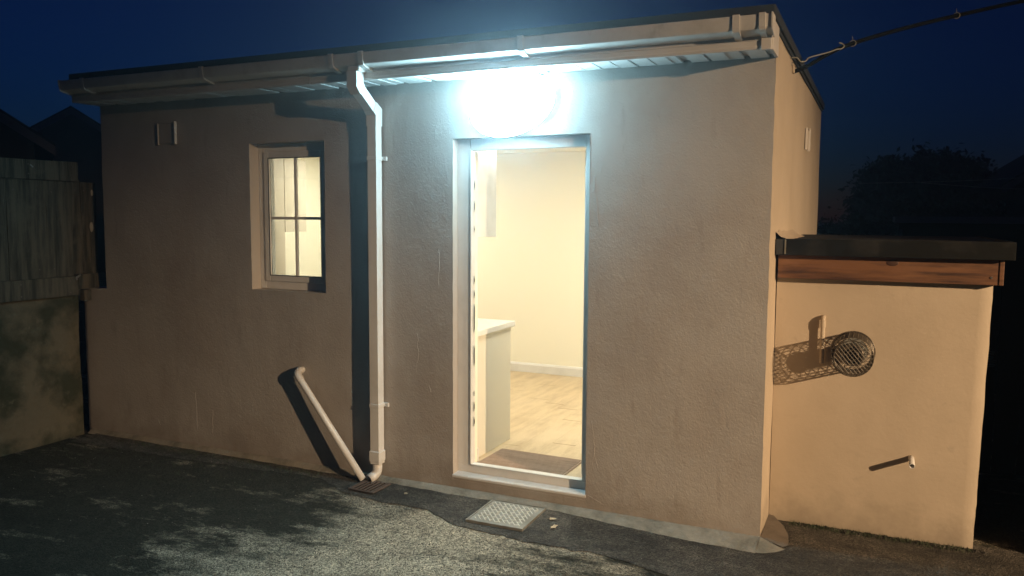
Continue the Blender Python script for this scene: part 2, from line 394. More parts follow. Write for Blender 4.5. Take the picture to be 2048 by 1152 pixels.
# gutter: square-line profile, hollow
go = [(-.253, 2.742), (-.253, 2.668), (-.262, 2.660), (-.330, 2.672), (-.344, 2.678), (-.350, 2.688), (-.360, 2.742), (-.357, 2.746), (-.352, 2.742)]
gi = [(-.344, 2.690), (-.328, 2.680), (-.262, 2.668), (-.258, 2.672), (-.258, 2.742)]
gut = link('gutter', profile_x(go+gi, -5.048, .016), M['upvc_old'], B, smooth=30)
def bracket_bm(w=.034, e=.005):
    o = [(-.252, 2.700), (-.252, 2.652), (-.262, 2.648-e*.3), (-.332, 2.668-e), (-.350, 2.675-e), (-.358, 2.688), (-.366-e*.2, 2.742), (-.362, 2.752), (-.350, 2.752), (-.350, 2.747)]
    i = [(-.359, 2.744), (-.3605, 2.740), (-.3515, 2.687), (-.345, 2.6775), (-.330, 2.6715), (-.262, 2.6595), (-.2535, 2.668), (-.2535, 2.700)]
    return profile_x(o+i, -w/2, w/2)
br = None
for bx in (-4.807, -3.648, -2.586, -2.365, -1.309, -.152):
    if br is None:
        br = link('gutter_bracket', bracket_bm(), M['upvc_old'], gut); br.location = (bx, 0, 0); bmesh_br = br.data
    else: share('gutter_bracket', bmesh_br, (bx, 0, 0), gut)
for ex in (-.028, .018, -5.05):
    w = .030 if ex == -.028 else .006
    o = [(-.250, 2.748), (-.250, 2.655), (-.262, 2.650), (-.332, 2.664), (-.352, 2.672), (-.358, 2.686), (-.367, 2.744), (-.362, 2.752), (-.262, 2.752)]
    link('gutter_end_cap', profile_x(o, ex-w/2, ex+w/2), M['upvc_old'], gut)
link('gutter_outlet', box(((-2.475, -.340, 2.64), (-2.388, -.262, 2.672)), bevel=.008), M['upvc_old'], gut)

# square downpipe with an offset at the top
def sqpath(pts, hx, hy):
    bm = bmesh.new(); rings = []; pts = [Vector(p) for p in pts]
    for i, p in enumerate(pts):
        if i == 0: t = pts[1]-p
        elif i == len(pts)-1: t = p-pts[-2]
        else: t = (pts[i+1]-p).normalized()+(p-pts[i-1]).normalized()
        t.normalize(); s = Vector((1, 0, 0)); q = t.cross(s).normalized()
        f = 1.0
        if 0 < i < len(pts)-1: f = 1/max(.5, t.dot((pts[i+1]-p).normalized()))
        rings.append([bm.verts.new(p+s*a*hx+q*b*hy*f) for a, b in ((-1, -1), (1, -1), (1, 1), (-1, 1))])
    for A, C in zip(rings, rings[1:]):
        for k in range(4): bm.faces.new((A[k], A[(k+1) % 4], C[(k+1) % 4], C[k]))
    bm.faces.new(rings[0][::-1]); bm.faces.new(rings[-1])
    le = [e for e in bm.edges if len(e.link_faces) == 2 and e.calc_face_angle(0) > .9]
    bmesh.ops.bevel(bm, geom=le, offset=.005, segments=2, affect='EDGES')
    return bm
px_ = -2.474; H = .0325; PYC = -.055
dp = link('downpipe', sqpath([(px_, PYC, 2.40), (px_, PYC, .155)], H, H), M['upvc'], B, smooth=50)
link('pipe_bend', sqpath([(px_+.03, -.302, 2.65), (px_+.03, -.302, 2.565), (px_+.0275, -.27, 2.535)], H+.004, H+.004), M['upvc'], dp, smooth=50)
link('offset_pipe', sqpath([(px_+.03, -.30, 2.560), (px_, PYC, 2.425)], H, H), M['upvc'], dp, smooth=50)
link('pipe_bend', sqpath([(px_+.005, -.105, 2.455), (px_, PYC, 2.428), (px_, PYC, 2.34)], H+.004, H+.004), M['upvc'], dp, smooth=50)
for cz in (2.133, .503):
    bm = box(((px_-H-.004, PYC-H-.004, cz-.012), (px_+H+.004, -.003, cz+.012)), ((px_+H+.005, -.018, cz-.013), (px_+H+.032, -.003, cz+.013)), bevel=.002)
    cl = link('pipe_clip', bm, M['upvc'], dp)
    bm = bmesh.new(); tube(bm, [(px_+H+.021, -.0185, cz), (px_+H+.021, -.0225, cz)], .005, 10); link('screw', bm, M['steel'], cl)
bm = box(((px_-H-.007, PYC-H-.007, .125), (px_+H+.007, PYC+H+.006, .195)), ((px_-H-.003, PYC-H-.003, .107), (px_+H+.003, PYC+H+.003, .124)), bevel=.004)
link('pipe_socket', bm, M['upvc'], dp)
bm = bmesh.new()
pp = [(px_, PYC, .115), (px_, PYC, .07)]+bend((px_, PYC, .07), (px_, PYC, .045), (px_-.045, PYC-.075, .0), .03)+[(px_-.022, PYC-.055, .018)]
rg = tube(bm, [(px_, PYC, .118)]+bend((px_, PYC, .1), (px_, PYC, .040), (px_-.035, PYC-.065, .003), .035, 8)+[(px_-.028, PYC-.060, .010)], .032, 20, cap=False)
link('pipe_shoe', bm, M['upvc'], dp, smooth=60)
sh = bpy.data.objects['pipe_shoe']; so = sh.modifiers.new('thickness', 'SOLIDIFY'); so.thickness = .004

# round waste pipe leaning down to the gully
bm = bmesh.new()
top = Vector((-3.135, -.070, .672)); bot = Vector((-2.548, -.118, .005)); rr = .0225
pts = [(-3.128, .0, .683)] + bend((-3.128, .02, .683), top, bot, .045, 8) + [bot]
tube(bm, pts, rr, 20, cap=False)
wp = link('waste_pipe', bm, M['upvc'], B, smooth=60); so = wp.modifiers.new('thickness', 'SOLIDIFY'); so.thickness = .003
bm = bmesh.new(); d = (bot-top).normalized()
tube(bm, [(-3.128, -.015, .682)]+bend((-3.128, .02, .683), top, bot, .047, 8)+[top+d*.07], rr+.004, 20)
link('pipe_elbow', bm, M['upvc_old'], wp, smooth=60)

# extractor vent on the front wall and the one on the side wall
def vent(at, side=False):
    b1 = box(((-.084, -.008, -.072), (.081, .0, .074)), bevel=.002)
    if side: rotm = Matrix.Rotation(PI/2, 4, 'Z')
    else: rotm = Matrix.Identity(4)
    def put(bm, name, mt, par):
        bmesh.ops.transform(bm, matrix=Matrix.Translation(at) @ rotm, verts=bm.verts[:]); return link(name, bm, mt, par)
    v = put(b1, 'wall_vent', M['render'] if not side else M['cream'], B)
    put(box(((-.092, -.016, -.080), (-.085, -.0, .080)), bevel=.002), 'vent_rib', M['upvc_old'], v)
    put(box(((.082, -.022, -.080), (.093, -.0, .088)), bevel=.002), 'vent_rib', M['upvc_old'], v)
    put(box(((-.084, -.015, .075), (.081, -.002, .080)), bevel=.001), 'vent_hood', M['render'] if not side else M['cream'], v)
    return v
vent(Vector((-4.353, -.004, 2.365)))
vent(Vector((.004, 1.94, 2.345)), True)

# window
fy0 = .088
def ring(x0, x1, z0, z1, w, y0, y1, bevel=.004):
    return box(((x0, y0, z0), (x0+w, y1, z1)), ((x1-w, y0, z0), (x1, y1, z1)), ((x0+w, y0, z1-w), (x1-w, y1, z1)), ((x0+w, y0, z0), (x1-w, y1, z0+w)), bevel=bevel)
wf = link('window_frame', ring(WX0+.001, WX1-.001, WZ0+.002, WZ1-.002, .055, fy0, fy0+.06), M['upvc'], B)
sash = link('window_sash', ring(WX0+.054, WX1-.054, WZ0+.057, WZ1-.057, .046, fy0-.010, fy0+.05, .006), M['upvc'], wf)
gx0, gx1, gz0, gz1 = WX0+.100, WX1-.100, WZ0+.103, WZ1-.103
gxm = (gx0+gx1)/2; gzm = 1.742
link('glazing_bar', box(((gxm-.010, fy0+.002, gz0), (gxm+.010, fy0+.02, gz1)), bevel=.002), M['upvc'], sash)
link('glazing_bar', box(((gx0, fy0+.004, gzm-.010), (gx1, fy0+.018, gzm+.010)), bevel=.002), M['upvc'], sash)
for a, b in ((gx0, gxm-.010), (gxm+.010, gx1)):
    for c, d in ((gz0, gzm-.010), (gzm+.010, gz1)):
        link('window_pane', box(((a, fy0+.008, c), (b, fy0+.012, d))), M['glass'], sash)
link('gasket', ring(gx0-.004, gx1+.004, gz0-.004, gz1+.004, .006, fy0-.011, fy0-.008, 0), M['blackp'], sash)

# door frame, threshold, open door
FY = .058
df = link('door_frame', box(((DX0+.001, FY, .150), (-1.832, FY+.07, DZ1-.001)), ((-1.064, FY, .150), (DX1-.001, FY+.07, DZ1-.001)), ((-1.832, FY, 2.176), (-1.064, FY+.07, DZ1-.001)),
                            ((DX0+.001, FY+.0005, .095), (DX1-.001, FY+.0695, .152)), bevel=.005), M['upvc'], B)
link('frame_bead', box(((-1.8325, FY-.007, .157), (-1.823, FY+.02, 2.178)), ((-1.823, FY-.007, .150), (-1.064, FY+.02, .160)), bevel=.003), M['upvc'], df)
link('door_sill', profile_x([(-.006, .076), (-.008, .088), (-.004, .094), (.057, .101), (.057, .076)], DX0-.004, DX1+.003), M['upvc'], df)
link('step_face', box(((DX0-.001, -.002, -.02), (DX1+.001, .055, .0755)), bevel=.004), M['render'], B)
for z0, z1 in ((1.93, 1.99), (1.79, 1.86), (1.66, 1.70), (1.33, 1.38), (1.24, 1.29), (1.02, 1.20), (.80, .93), (.60, .63), (.50, .56), (.40, .46)):
    kp = link('lock_keep', box(((-1.8229, FY+.030, z0), (-1.8215, FY+.046, z1))), M['steel'], df)
    link('keep_slot', box(((-1.8204, FY+.034, z0+.014), (-1.8208, FY+.042, z1-.014))), M['void'], kp)
door = link('door', ring(0, .76, .165, 2.17, .11, 0, .045), M['upvc'], B)
door.location = (-1.052, .135, 0); door.rotation_euler = (0, 0, math.radians(84))
link('door_panel', box(((.11, .012, .275), (.65, .033, 1.0))), M['upvc'], door)
link('door_rail', box(((.11, .002, 1.0), (.65, .043, 1.10))), M['upvc'], door)
link('door_pane', box(((.11, .018, 1.10), (.65, .026, 2.06))), M['glass'], door)
bm = bmesh.new(); tube(bm, [(.70, .05, 1.12), (.70, .09, 1.12), (.60, .09, 1.12)], .009, 10); tube(bm, [(.70, -.004, 1.12), (.70, -.05, 1.12), (.60, -.05, 1.12)], .009, 10)
link('door_handle', bm, M['steel'], door, smooth=True)

# ------------------------------------------------------------------ the room inside
RX0, RX1, RY0, RY1, RZ0, RZ1 = -4.96, -.12, .235, 3.26, .12, 2.42
bm = bmesh.new()
quadbox(bm, (RX0-.05, RY1, RZ0-.05), (RX1, RY1+.05, RZ1))          # back
quadbox(bm, (RX0-.05, RY0-.13, RZ0-.05), (RX0, RY1-.001, RZ1))     # left
quadbox(bm, (RX1, RY0-.13, RZ0-.05), (RX1+.05, RY1, RZ1))          # right
# inner leaf of the front wall with its openings
for x0, x1, z0, z1 in ((RX0, WX0, RZ0-.1, RZ1), (WX0, WX1, RZ0-.1, WZ0), (WX0, WX1, WZ1, RZ1), (WX1, -1.868, RZ0-.1, RZ1), (-1.868, -1.03, DZ1-.03, RZ1), (-1.03, RX1, RZ0-.1, RZ1)):
    quadbox(bm, (x0+.001, .158, z0), (x1-.001, RY0, z1))
link('room_walls', bm, M['room'], B)
link('room_ceiling', box(((RX0-.05, .16, RZ1+.001), (RX1+.05, RY1+.05, RZ1+.04))), M['room'], B)
link('skirting', profile_x([(RY1-.001, .121), (RY1-.018, .121), (RY1-.018, .20), (RY1-.010, .216), (RY1-.001, .22)], RX0+.001, RX1-.001), M['upvc'], B)
link('skirting', box(((-1.897, RY0, .121), (-1.866, RY0+.016, .21)), bevel=.004), M['upvc'], B)
fl = link('room_floor', box(((RX0, .129, .08), (RX1, RY1, .116))), M['plank'], kind='structure')
pk = link('floor_plank', box(((0, 0, .1165), (.1772, 1.2, .1205)), bevel=.0003), M['plank'], fl); pmesh = pk.data; first = True
for i in range(27):
    x = RX0+.002+i*.178; y = .13-random.uniform(0, 1.1)
    while y < RY1-.02:
        a = max(y, .13); b = min(y+1.2, RY1-.001)
        if b-a > .05:
            if first: o = pk; first = False
            else: o = share('floor_plank', pmesh, (0, 0, 0), fl)
            o.location = (x, a, 0); o.scale = (1, (b-a-.002)/1.2, 1)
        y += 1.202
ku = thing('kitchen_base_unit', 'grey beige kitchen base units with pale worktop just inside the doorway', 'kitchen unit')
link('end_panel', box(((-1.918, RY0+.017, .121), (-1.900, .83, .959)), bevel=.001), M['unit'], ku)
link('carcass', box(((-4.55, RY0+.02, .22), (-1.92, .80, .958))), M['unit'], ku)
link('plinth', box(((-4.55, RY0+.02, .121), (-1.92, .77, .218))), M['unit'], ku)
for i in range(4):
    dd = link('unit_door', box(((-4.54+i*.654, .801, .225), (-4.54+i*.654+.648, .819, .95)), bevel=.002), M['unit'], ku)
    link('door_handle', box(((-4.54+i*.654+.5, .820, .88), (-4.54+i*.654+.62, .835, .892)), bevel=.003), M['steel'], dd)
link('worktop', box(((-4.55, RY0+.001, .960), (-1.884, .875, .999)), bevel=.004), M['unit_edge'], ku)
kw = thing('wall_cabinet', 'white wall cabinet hung above the worktop inside the doorway', 'cabinet')
link('cabinet_body', box(((-2.60, RY0+.002, 1.625), (-1.900, .560, 2.415)), bevel=.001), M['upvc'], kw)
for i in range(2): link('cabinet_door', box(((-2.60+i*.352, .561, 1.62), (-2.60+i*.352+.348, .579, 2.41)), bevel=.002), M['upvc'], kw)
tu = thing('tall_cabinet', 'tall beige cabinet on the far left wall seen through the left panes of the window', 'cabinet')
link('cabinet_body', box(((RX0+.002, .95, .121), (-4.67, 1.636, 2.30))), M['unit2'], tu)
link('cabinet_door', box(((-4.669, .952, .22), (-4.65, 1.634, 2.298)), bevel=.002), M['unit2'], tu)
tw = thing('wall_cabinet', 'beige wall cabinet seen high through the window beside the tall cabinet', 'cabinet')
link('cabinet_body', box(((RX0+.002, 1.640, 1.606), (-4.67, 1.953, 2.30))), M['unit2'], tw)
link('cabinet_door', box(((-4.669, 1.641, 1.604), (-4.65, 1.952, 2.298)), bevel=.002), M['unit2'], tw)
cp_ = thing('ceiling_light', 'round lit ceiling light inside the room', 'ceiling light')
bm = bmesh.new(); tube(bm, [(-1.35, 1.65, RZ1-.045), (-1.35, 1.65, RZ1-.001)], .20, 32); link('light_housing', bm, M['upvc'], cp_, smooth=40)
bm = bmesh.new(); tube(bm, [(-1.35, 1.65, RZ1-.060), (-1.35, 1.65, RZ1-.0455)], .18, 32); link('diffuser', bm, M['ceil_led'], cp_, smooth=40)
fill_light = thing('ceiling_light', 'unseen second ceiling light, added to brighten the left end of the room', 'ceiling light')  # added lamp, brightens what shows through the window
bm = bmesh.new(); tube(bm, [(-4.0, 2.1, RZ1-.045), (-4.0, 2.1, RZ1-.001)], .16, 32); link('light_housing', bm, M['upvc'], fill_light, smooth=40)
bm = bmesh.new(); tube(bm, [(-4.0, 2.1, RZ1-.060), (-4.0, 2.1, RZ1-.0455)], .14, 32); link('diffuser', bm, M['ceil_led'], fill_light, smooth=40)
# doormat
dm = thing('doormat', 'brown ribbed doormat lying inside the threshold', 'doormat')
dm.location = (-1.54, .345, .121); dm.rotation_euler = (0, 0, math.radians(-1.5))
link('mat_base', box(((-.305, -.195, .0005), (.315, .20, .008)), bevel=.003), M['matd'], dm)
rb = link('mat_rib', box(((-.295, -.006, .0078), (.305, .006, .013)), bevel=.002), M['matd'], dm); rb.location = (0, -.18, 0)
for i in range(1, 18): share('mat_rib', rb.data, (0, -.18+i*.0215, 0), dm)

# ------------------------------------------------------------------ lamp over the door
wl = thing('wall_lamp', 'blinding white lit lamp on the wall right above the doorway', 'wall lamp', loc=(-1.50, 0, 2.425))
TILT = Matrix.Rotation(math.radians(-14), 3, 'Y')
def half(ry, front, sx, sz):
    bm = bmesh.new(); N1 = 48; rings = []
    for k in range(9):
        a = PI/2*k/8; c = max(math.cos(a), .001)
        rings.append([bm.verts.new(TILT @ Vector((sx*c*math.cos(2*PI*q/N1), (-1 if front else 1)*ry*math.sin(a), sz*c*math.sin(2*PI*q/N1))) + Vector((0, -.050, 0))) for q in range(N1)])
    for A_, B_ in zip(rings, rings[1:]):
        for q in range(N1): bm.faces.new((A_[q], A_[(q+1) % N1], B_[(q+1) % N1], B_[q]))
    return bm
link('diffuser', half(.068, True, .280, .178), M['led'], wl, smooth=True)  # dome made larger than the lamp, its bloom built into the shape
link('lamp_housing', half(.036, False, .279, .177), M['upvc'], wl, smooth=True)
bm = bmesh.new(); tube(bm, [(0, .0, 0), (0, -.04, 0)], .07, 24); link('wall_bracket', bm, M['upvc'], wl, smooth=40)

# ------------------------------------------------------------------ annex at the right
A = thing('lean_to_store', 'small cream rendered outbuilding with black roof edge and brown timber fascia', 'outbuilding')
AY = .373
bm = bmesh.new()
def axr(z): return 1.060+.018*z
def afn(u, z):
    x = .002+(axr(z)-.002)*u
    j = nz((1, 1, z), 6)*.004+nz((1, 1, z), 28)*.002 if u == 1 else 0
    return (x+j, AY+(nz((x, 2, z), 1.6)*.008+nz((x, 2, z), 6)*.002 if 0 < u < 1 else 0)+(.012 if u == 1 else 0), z)
grid_plane(bm, breaks(0, 1, .03, []), breaks(-.08, 1.45, .035, []), afn)
grid_plane(bm, [0, 1], breaks(-.08, 1.45, .1, []), lambda u, z: (axr(z), AY+.012+u*1.6, z))
link('wall', bm, M['cream'], A, smooth=50)
fa = link('fascia', box(((.012, .305, 1.423), (1.098, .335, 1.561)), bevel=.003), M['pine'], A)
link('fascia', box(((1.099, .300, 1.423), (1.120, 1.9, 1.564)), bevel=.003), M['pine'], A)
bm = bmesh.new(); bmesh.ops.create_uvsphere(bm, u_segments=20, v_segments=10, radius=1); bmesh.ops.scale(bm, vec=(.030, .003, .017), verts=bm.verts[:])
kn = link('knot', bm, M['knot'], fa, smooth=True); kn.location = (.60, .3045, 1.525)
bm = bmesh.new(); tube(bm, [(1.065, .306, 1.462), (1.065, .3015, 1.462)], .006, 10); link('screw', bm, M['steel'], fa)
ar = link('roof', box(((.006, .255, 1.560), (1.150, 1.95, 1.566)), ((.006, .2465, 1.556), (1.160, .262, 1.648)), ((1.145, .263, 1.556), (1.161, 1.95, 1.648)), ((.006, .263, 1.567), (1.144, 1.95, 1.642)), bevel=.003), M['felt2'], A)
link('roof_lap', box(((.004, .2440, 1.560), (.040, .2464, 1.645))), M['felt'], ar)
link('roof_lap', box(((.050, .2448, 1.562), (.058, .2464, 1.644))), M['galv'], ar)
# mortar fillet where the store roof meets the side wall
bm = bmesh.new(); rr_ = []
for i in range(18):
    y = .25+i*.06; r = .035+nz((y, 0, 0), 8)*.02
    rr_.append([bm.verts.new(p) for p in ((.0, y, 1.643+r*1.2), (.01+r*.5, y, 1.643+r*.45), (.02+r*1.6, y, 1.6425))])
for a, b in zip(rr_, rr_[1:]):
    for k in range(2): bm.faces.new((a[k], a[k+1], b[k+1], b[k]))
link('mortar_fillet', bm, M['cream'], A, smooth=True)

# boiler flue with its wire guard
F = thing('boiler_flue', 'round black flue outlet inside a domed wire guard on the cream outbuilding', 'flue', loc=(.425, AY, 1.022))
bm = bmesh.new()
def ringpts(r, y, n=28): return [(r*math.cos(2*PI*k/n), y, r*math.sin(2*PI*k/n)) for k in range(n)]
tube(bm, [(0, .0, 0), (0, -.170, 0)], .050, 28, cap=False); fo_ = link('flue_tube', bm, M['blackp'], F, smooth=True); so = fo_.modifiers.new('t', 'SOLIDIFY'); so.thickness = .006
bm = bmesh.new(); tube(bm, [(0, .0, 0), (0, -.012, 0)], .075, 28); link('wall_collar', bm, M['galv'], F, smooth=40)
bm = bmesh.new(); tube(bm, ringpts(.052, -.172), .007, 8, closed=True); tube(bm, ringpts(.030, -.168), .004, 8, closed=True); link('flue_rim', bm, M['wire'], F, smooth=True)
bm = bmesh.new(); tube(bm, [(0, -.05, 0), (0, -.055, 0)], .044, 20); link('baffle', bm, M['void'], F)
R_ = .106; D_ = .245
wr = .0021
rw = None
for i in range(9):
    y = -.004-i*.027
    b_ = bmesh.new(); tube(b_, ringpts(R_, y, 32), wr if i else .0035, 5, closed=True); link('guard_ring', b_, M['wire'], F, smooth=True)
b_ = bmesh.new()
def wirep(k):
    pts = [(R_, -.0, 0), (R_, -.10, 0), (R_, -.215, 0), (R_*.96, -.235, 0), (R_*.86, -D_, 0)]
    return pts
tube(b_, wirep(0), wr, 5); gw = link('guard_wire', b_, M['wire'], F, smooth=True); n_ = 28
for k in range(1, n_): share('guard_wire', gw.data, (0, 0, 0), F, rot=(0, k*2*PI/n_, 0))
# front face of the guard: crossed wires
fw_ = None
for s in range(2):
    for i in range(-5, 6):
        d = i*.0165; h = math.sqrt(max(0, (R_*.86)**2-d*d))
        if h < .01: continue
        b_ = bmesh.new(); tube(b_, [(-h, -D_+.001*s, d), (h, -D_+.001*s, d)], .0018, 5)
        bmesh.ops.rotate(b_, matrix=Matrix.Rotation(math.radians(50 if s == 0 else -40), 3, 'Y'), verts=b_.verts[:])
        link('guard_wire', b_, M['wire'], F)
b_ = bmesh.new(); tube(b_, ringpts(R_*.86, -D_), .003, 6, closed=True); link('guard_ring', b_, M['wire'], F, smooth=True)
b_ = bmesh.new(); tube(b_, ringpts(R_+.004, -.004, 36), .005, 6, closed=True); link('guard_ring', b_, M['wire'], F, smooth=True)
# small vertical overflow pipe and waste outlet
bm = bmesh.new()
tube(bm, [(.262, AY+.01, 1.205), *bend((.262, AY+.01, 1.205), (.262, AY-.032, 1.205), (.262, AY-.032, 1.0), .020, 6), (.262, AY-.032, .945)], .0120, 14)
link('condensate_pipe', bm, M['cream'], A, smooth=60)
bm = bmesh.new(); tube(bm, [(.262, AY-.032, 1.19), (.262, AY-.032, 1.150)], .0150, 14); link('pipe_clip', bm, M['cream'], A, smooth=60)
bm = bmesh.new(); tube(bm, [(.738, AY+.01, .452), (.742, AY-.02, .447), (.742, AY-.115, .436)], .0145, 18, cap=False)
oz = link('outlet_pipe', bm, M['upvc'], A, smooth=60); so = oz.modifiers.new('t', 'SOLIDIFY'); so.thickness = .003
bm = bmesh.new(); tube(bm, [(.742, AY-.02, .447), (.742, AY-.025, .4465)], .0125, 16); link('pipe_end', bm, M['void'], oz)

# ------------------------------------------------------------------ gully grate and inspection cover
G = thing('gully_grate', 'dark square slotted drain grate under the downpipe', 'drain grate', loc=(-2.445, -.190, GZ+.012))
G.rotation_euler = (0, 0, math.radians(-2))
link('grate_frame', ring(-.1, .1, -.1, .1, .012, -.001, .007, .001), M['iron'], G)
bpy.data.objects['grate_frame'].rotation_euler = (PI/2, 0, 0)
bb = link('grate_bar', box(((-.005, -.088, .000), (.005, .088, .006)), bevel=.001), M['iron'], G); bb.location = (-.075, 0, .001)
for i in range(1, 6): share('grate_bar', bb.data, (-.075+i*.030, 0, .001), G)
link('grate_pit', box(((-.088, -.088, -.009), (.088, .088, -.0065))), M['void'], G)
Cc = thing('inspection_cover', 'galvanised steel inspection cover with raised diagonal tread pattern in the tarmac', 'manhole cover', loc=(-1.425, -.250, GZ+.008))
Cc.rotation_euler = (0, 0, math.radians(.6))
link('cover_frame', ring(-.180, .180, -.186, .186, .008, -.008, .010, .001), M['galv'], Cc); bpy.data.objects['cover_frame'].rotation_euler = (PI/2, 0, 0)
cpl = link('cover_plate', box(((-.170, -.176, -.004), (.170, .176, .007)), bevel=.002), M['galv'], Cc)
tr_ = None
def tread(x, y, ang, L):
    global tr_
    if tr_ is None:
        tr_ = link('tread_bar', box(((-.5, -.0026, 0), (.5, .0026, .0032))), M['steel2'], cpl); o = tr_
    else: o = share('tread_bar', tr_.data, (0, 0, 0), cpl)
    o.location = (x, y, .007); o.rotation_euler = (0, 0, ang); o.scale = (L, 1, 1)
for i in range(-8, 9):
    c_ = i*.0245
    # lines y = -x + c' clipped to the plate
    ax = math.radians(-52); dx, dy = math.cos(ax), math.sin(ax); nx, ny = -dy, dx; ts = []
    for lim, n0, d0 in ((.150, nx, dx), (.155, ny, dy)):
        for sgn in (-1, 1):
            t = (sgn*lim-n0*c_)/d0; qx, qy = nx*c_+dx*t, ny*c_+dy*t
            if abs(qx) <= .1505 and abs(qy) <= .1555: ts.append(t)
    if len(ts) >= 2:
        t0, t1 = min(ts), max(ts)
        n = max(1, int((t1-t0)/.075)); seg = (t1-t0)/n
        for k in range(n):
            tm = t0+seg*(k+.5)
            if (k+i) % 2 or True: tread(nx*c_+dx*tm, ny*c_+dy*tm, ax, seg*.86)
for i in range(-6, 7):
    ax = math.radians(38); dx, dy = math.cos(ax), math.sin(ax); nx, ny = -dy, dx
    for k in range(-7, 8):
        t = k*.0245+.0122; c_ = i*.0375
        x_, y_ = nx*c_+dx*t, ny*c_+dy*t
        if abs(x_) < .145 and abs(y_) < .15 and (i+k) % 2: tread(x_, y_, ax, .018)

# ------------------------------------------------------------------ left boundary: block wall with timber fence on it
bwl = None
bm = bmesh.new()
def bfn(y, z): return (-5.30+nz((1, y, z), 2.3)*.018+nz((1, y, z), 9)*.006, y, z)
grid_plane(bm, breaks(-6.0, -.085, .06, []), breaks(-.08, 1.125, .06, []), bfn)
quadbox(bm, (-5.50, -6.0, -.08), (-5.325, -.085, 1.12))
bwo = link('boundary_wall', bm, M['bwall'], smooth=40)
bwo['label'] = 'low mossy rendered block wall under the timber fence at the left edge'; bwo['category'] = 'wall'
Fc = thing('timber_fence', 'dark weathered timber fence on top of the low mossy wall at the left', 'fence')
def plank(name, lo, hi, seed):
    bm = box((lo, hi)); bmesh.ops.subdivide_edges(bm, edges=bm.edges[:], cuts=5, use_grid_fill=True)
    for v in bm.verts: v.co += Vector((nz(v.co, 5, seed)*.006, nz(v.co, 4, seed+3)*.008, nz(v.co, 3, seed+9)*.010))
    return link(name, bm, M['fence'], Fc, smooth=35)
plank('top_rail', (-5.268, -1.9, 2.02), (-5.235, -.096, 2.165), 1)
plank('top_rail', (-5.268, -4.3, 2.02), (-5.235, -1.91, 2.160), 2)
plank('kick_board', (-5.272, -2.3, 1.125), (-5.232, -.125, 1.275), 3)
plank('kick_board', (-5.275, -.130, 1.165), (-5.225, .045, 1.285), 4)
plank('kick_board', (-5.272, -4.4, 1.125), (-5.232, -2.31, 1.275), 5)
plank('block', (-5.29, -.085, 1.075), (-5.235, -.02, 1.160), 6)
ybs = [.088, -.052, -.345, -.655, -.96, -1.27, -1.58, -1.9, -2.2, -2.5, -2.82, -3.13, -3.44, -3.75, -4.06]
for i, (a, b) in enumerate(zip(ybs, ybs[1:])):
    plank('fence_board', (-5.298-.004*(i % 2), b+.004, 1.17), (-5.274-.003*(i % 2), a, 2.025+random.uniform(-.01, .012)), 10+i)
plank('fence_post', (-5.40, -2.05, 1.0), (-5.31, -1.96, 2.10), 40)
for i, (y, z, s) in enumerate(((.075, 1.935, .028), (.060, 1.66, .04))):
    bm = bmesh.new(); bmesh.ops.create_icosphere(bm, subdivisions=2, radius=1)
    for v in bm.verts: v.co = Vector((v.co.x*.006, v.co.y*s*.45*(1+nz(v.co, 2, i)*.4), v.co.z*s*(1+nz(v.co, 1.4, i)*.3)))
    o = link('bare_patch', bm, M['chip_pale'], Fc, smooth=True); o.location = (-5.2745, y-.02, z)
o = link('bracket', box(((-.003, -.022, -.008), (.003, .022, .008)), ((-.0032, -.030, -.018), (.0028, -.016, .004)), bevel=.001), M['steel'], Fc); o.location = (-5.222, -.135, 1.272); o.rotation_euler = (.5, 0, 0)
o = link('bracket', box(((-.003, -.014, -.005), (.003, .014, .005)), bevel=.001), M['steel'], Fc); o.location = (-5.231, -.475, 2.118); o.rotation_euler = (-.7, 0, 0)

# nail heads and lichen spots on the boards
bm = bmesh.new(); tube(bm, [(0, 0, 0), (.004, 0, 0)], .0055, 8); nh = link('nail_head', bm, M['iron'], Fc)
nh.location = (-5.236, -.14, 2.06)
for y, z, x in ((-.14, 2.13, -5.236), (-.50, 2.06, -5.236), (-.50, 2.13, -5.236), (-.20, 1.15, -5.233), (-.20, 1.24, -5.233), (-.60, 1.15, -5.233), (-.60, 1.24, -5.233), (-.02, 1.95, -5.273), (-.10, 1.95, -5.273), (-.30, 1.93, -5.273), (-.42, 1.94, -5.273), (-.60, 1.94, -5.273), (-.30, 1.34, -5.273), (-.42, 1.34, -5.273)):
    share('nail_head', nh.data, (x, y, z), Fc)

# ------------------------------------------------------------------ right of the store
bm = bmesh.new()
grid_plane(bm, [0, 1], [-.1, 2.05], lambda u, z: (2.00, -.04+u*4, z)); quadbox(bm, (2.002, -.04, -.1), (2.15, 4, 2.05))  # unseen wall, added to keep the street light off the passage
o = link('shade_wall', bm, M['shed']); o['label'] = 'unseen dark garden wall right of the small outbuilding, added to shade the passage'; o['category'] = 'wall'
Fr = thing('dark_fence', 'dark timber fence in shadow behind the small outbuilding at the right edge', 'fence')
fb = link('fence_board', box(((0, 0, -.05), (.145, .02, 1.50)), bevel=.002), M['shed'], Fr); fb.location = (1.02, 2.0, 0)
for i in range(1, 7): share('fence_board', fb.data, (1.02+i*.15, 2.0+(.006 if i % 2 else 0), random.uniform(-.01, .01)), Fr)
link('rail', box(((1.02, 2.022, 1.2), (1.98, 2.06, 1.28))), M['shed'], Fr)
rk = thing('wire_rack', 'faint grey wire rack fixed on the dark fence right of the outbuilding', 'rack')
for i, (dz, w) in enumerate(((.0, .105), (.032, .11), (.055, .095), (.09, .10), (.115, .08))):
    bm = bmesh.new(); tube(bm, [(1.17, 1.985, .735+dz), (1.17+w*1.2, 1.975, .735+dz), (1.175+w*1.2, 1.975, .748+dz), (1.17, 1.985, .748+dz)], .0035, 6, closed=True)
    link('rack_wire', bm, M['barge'], rk, smooth=True)

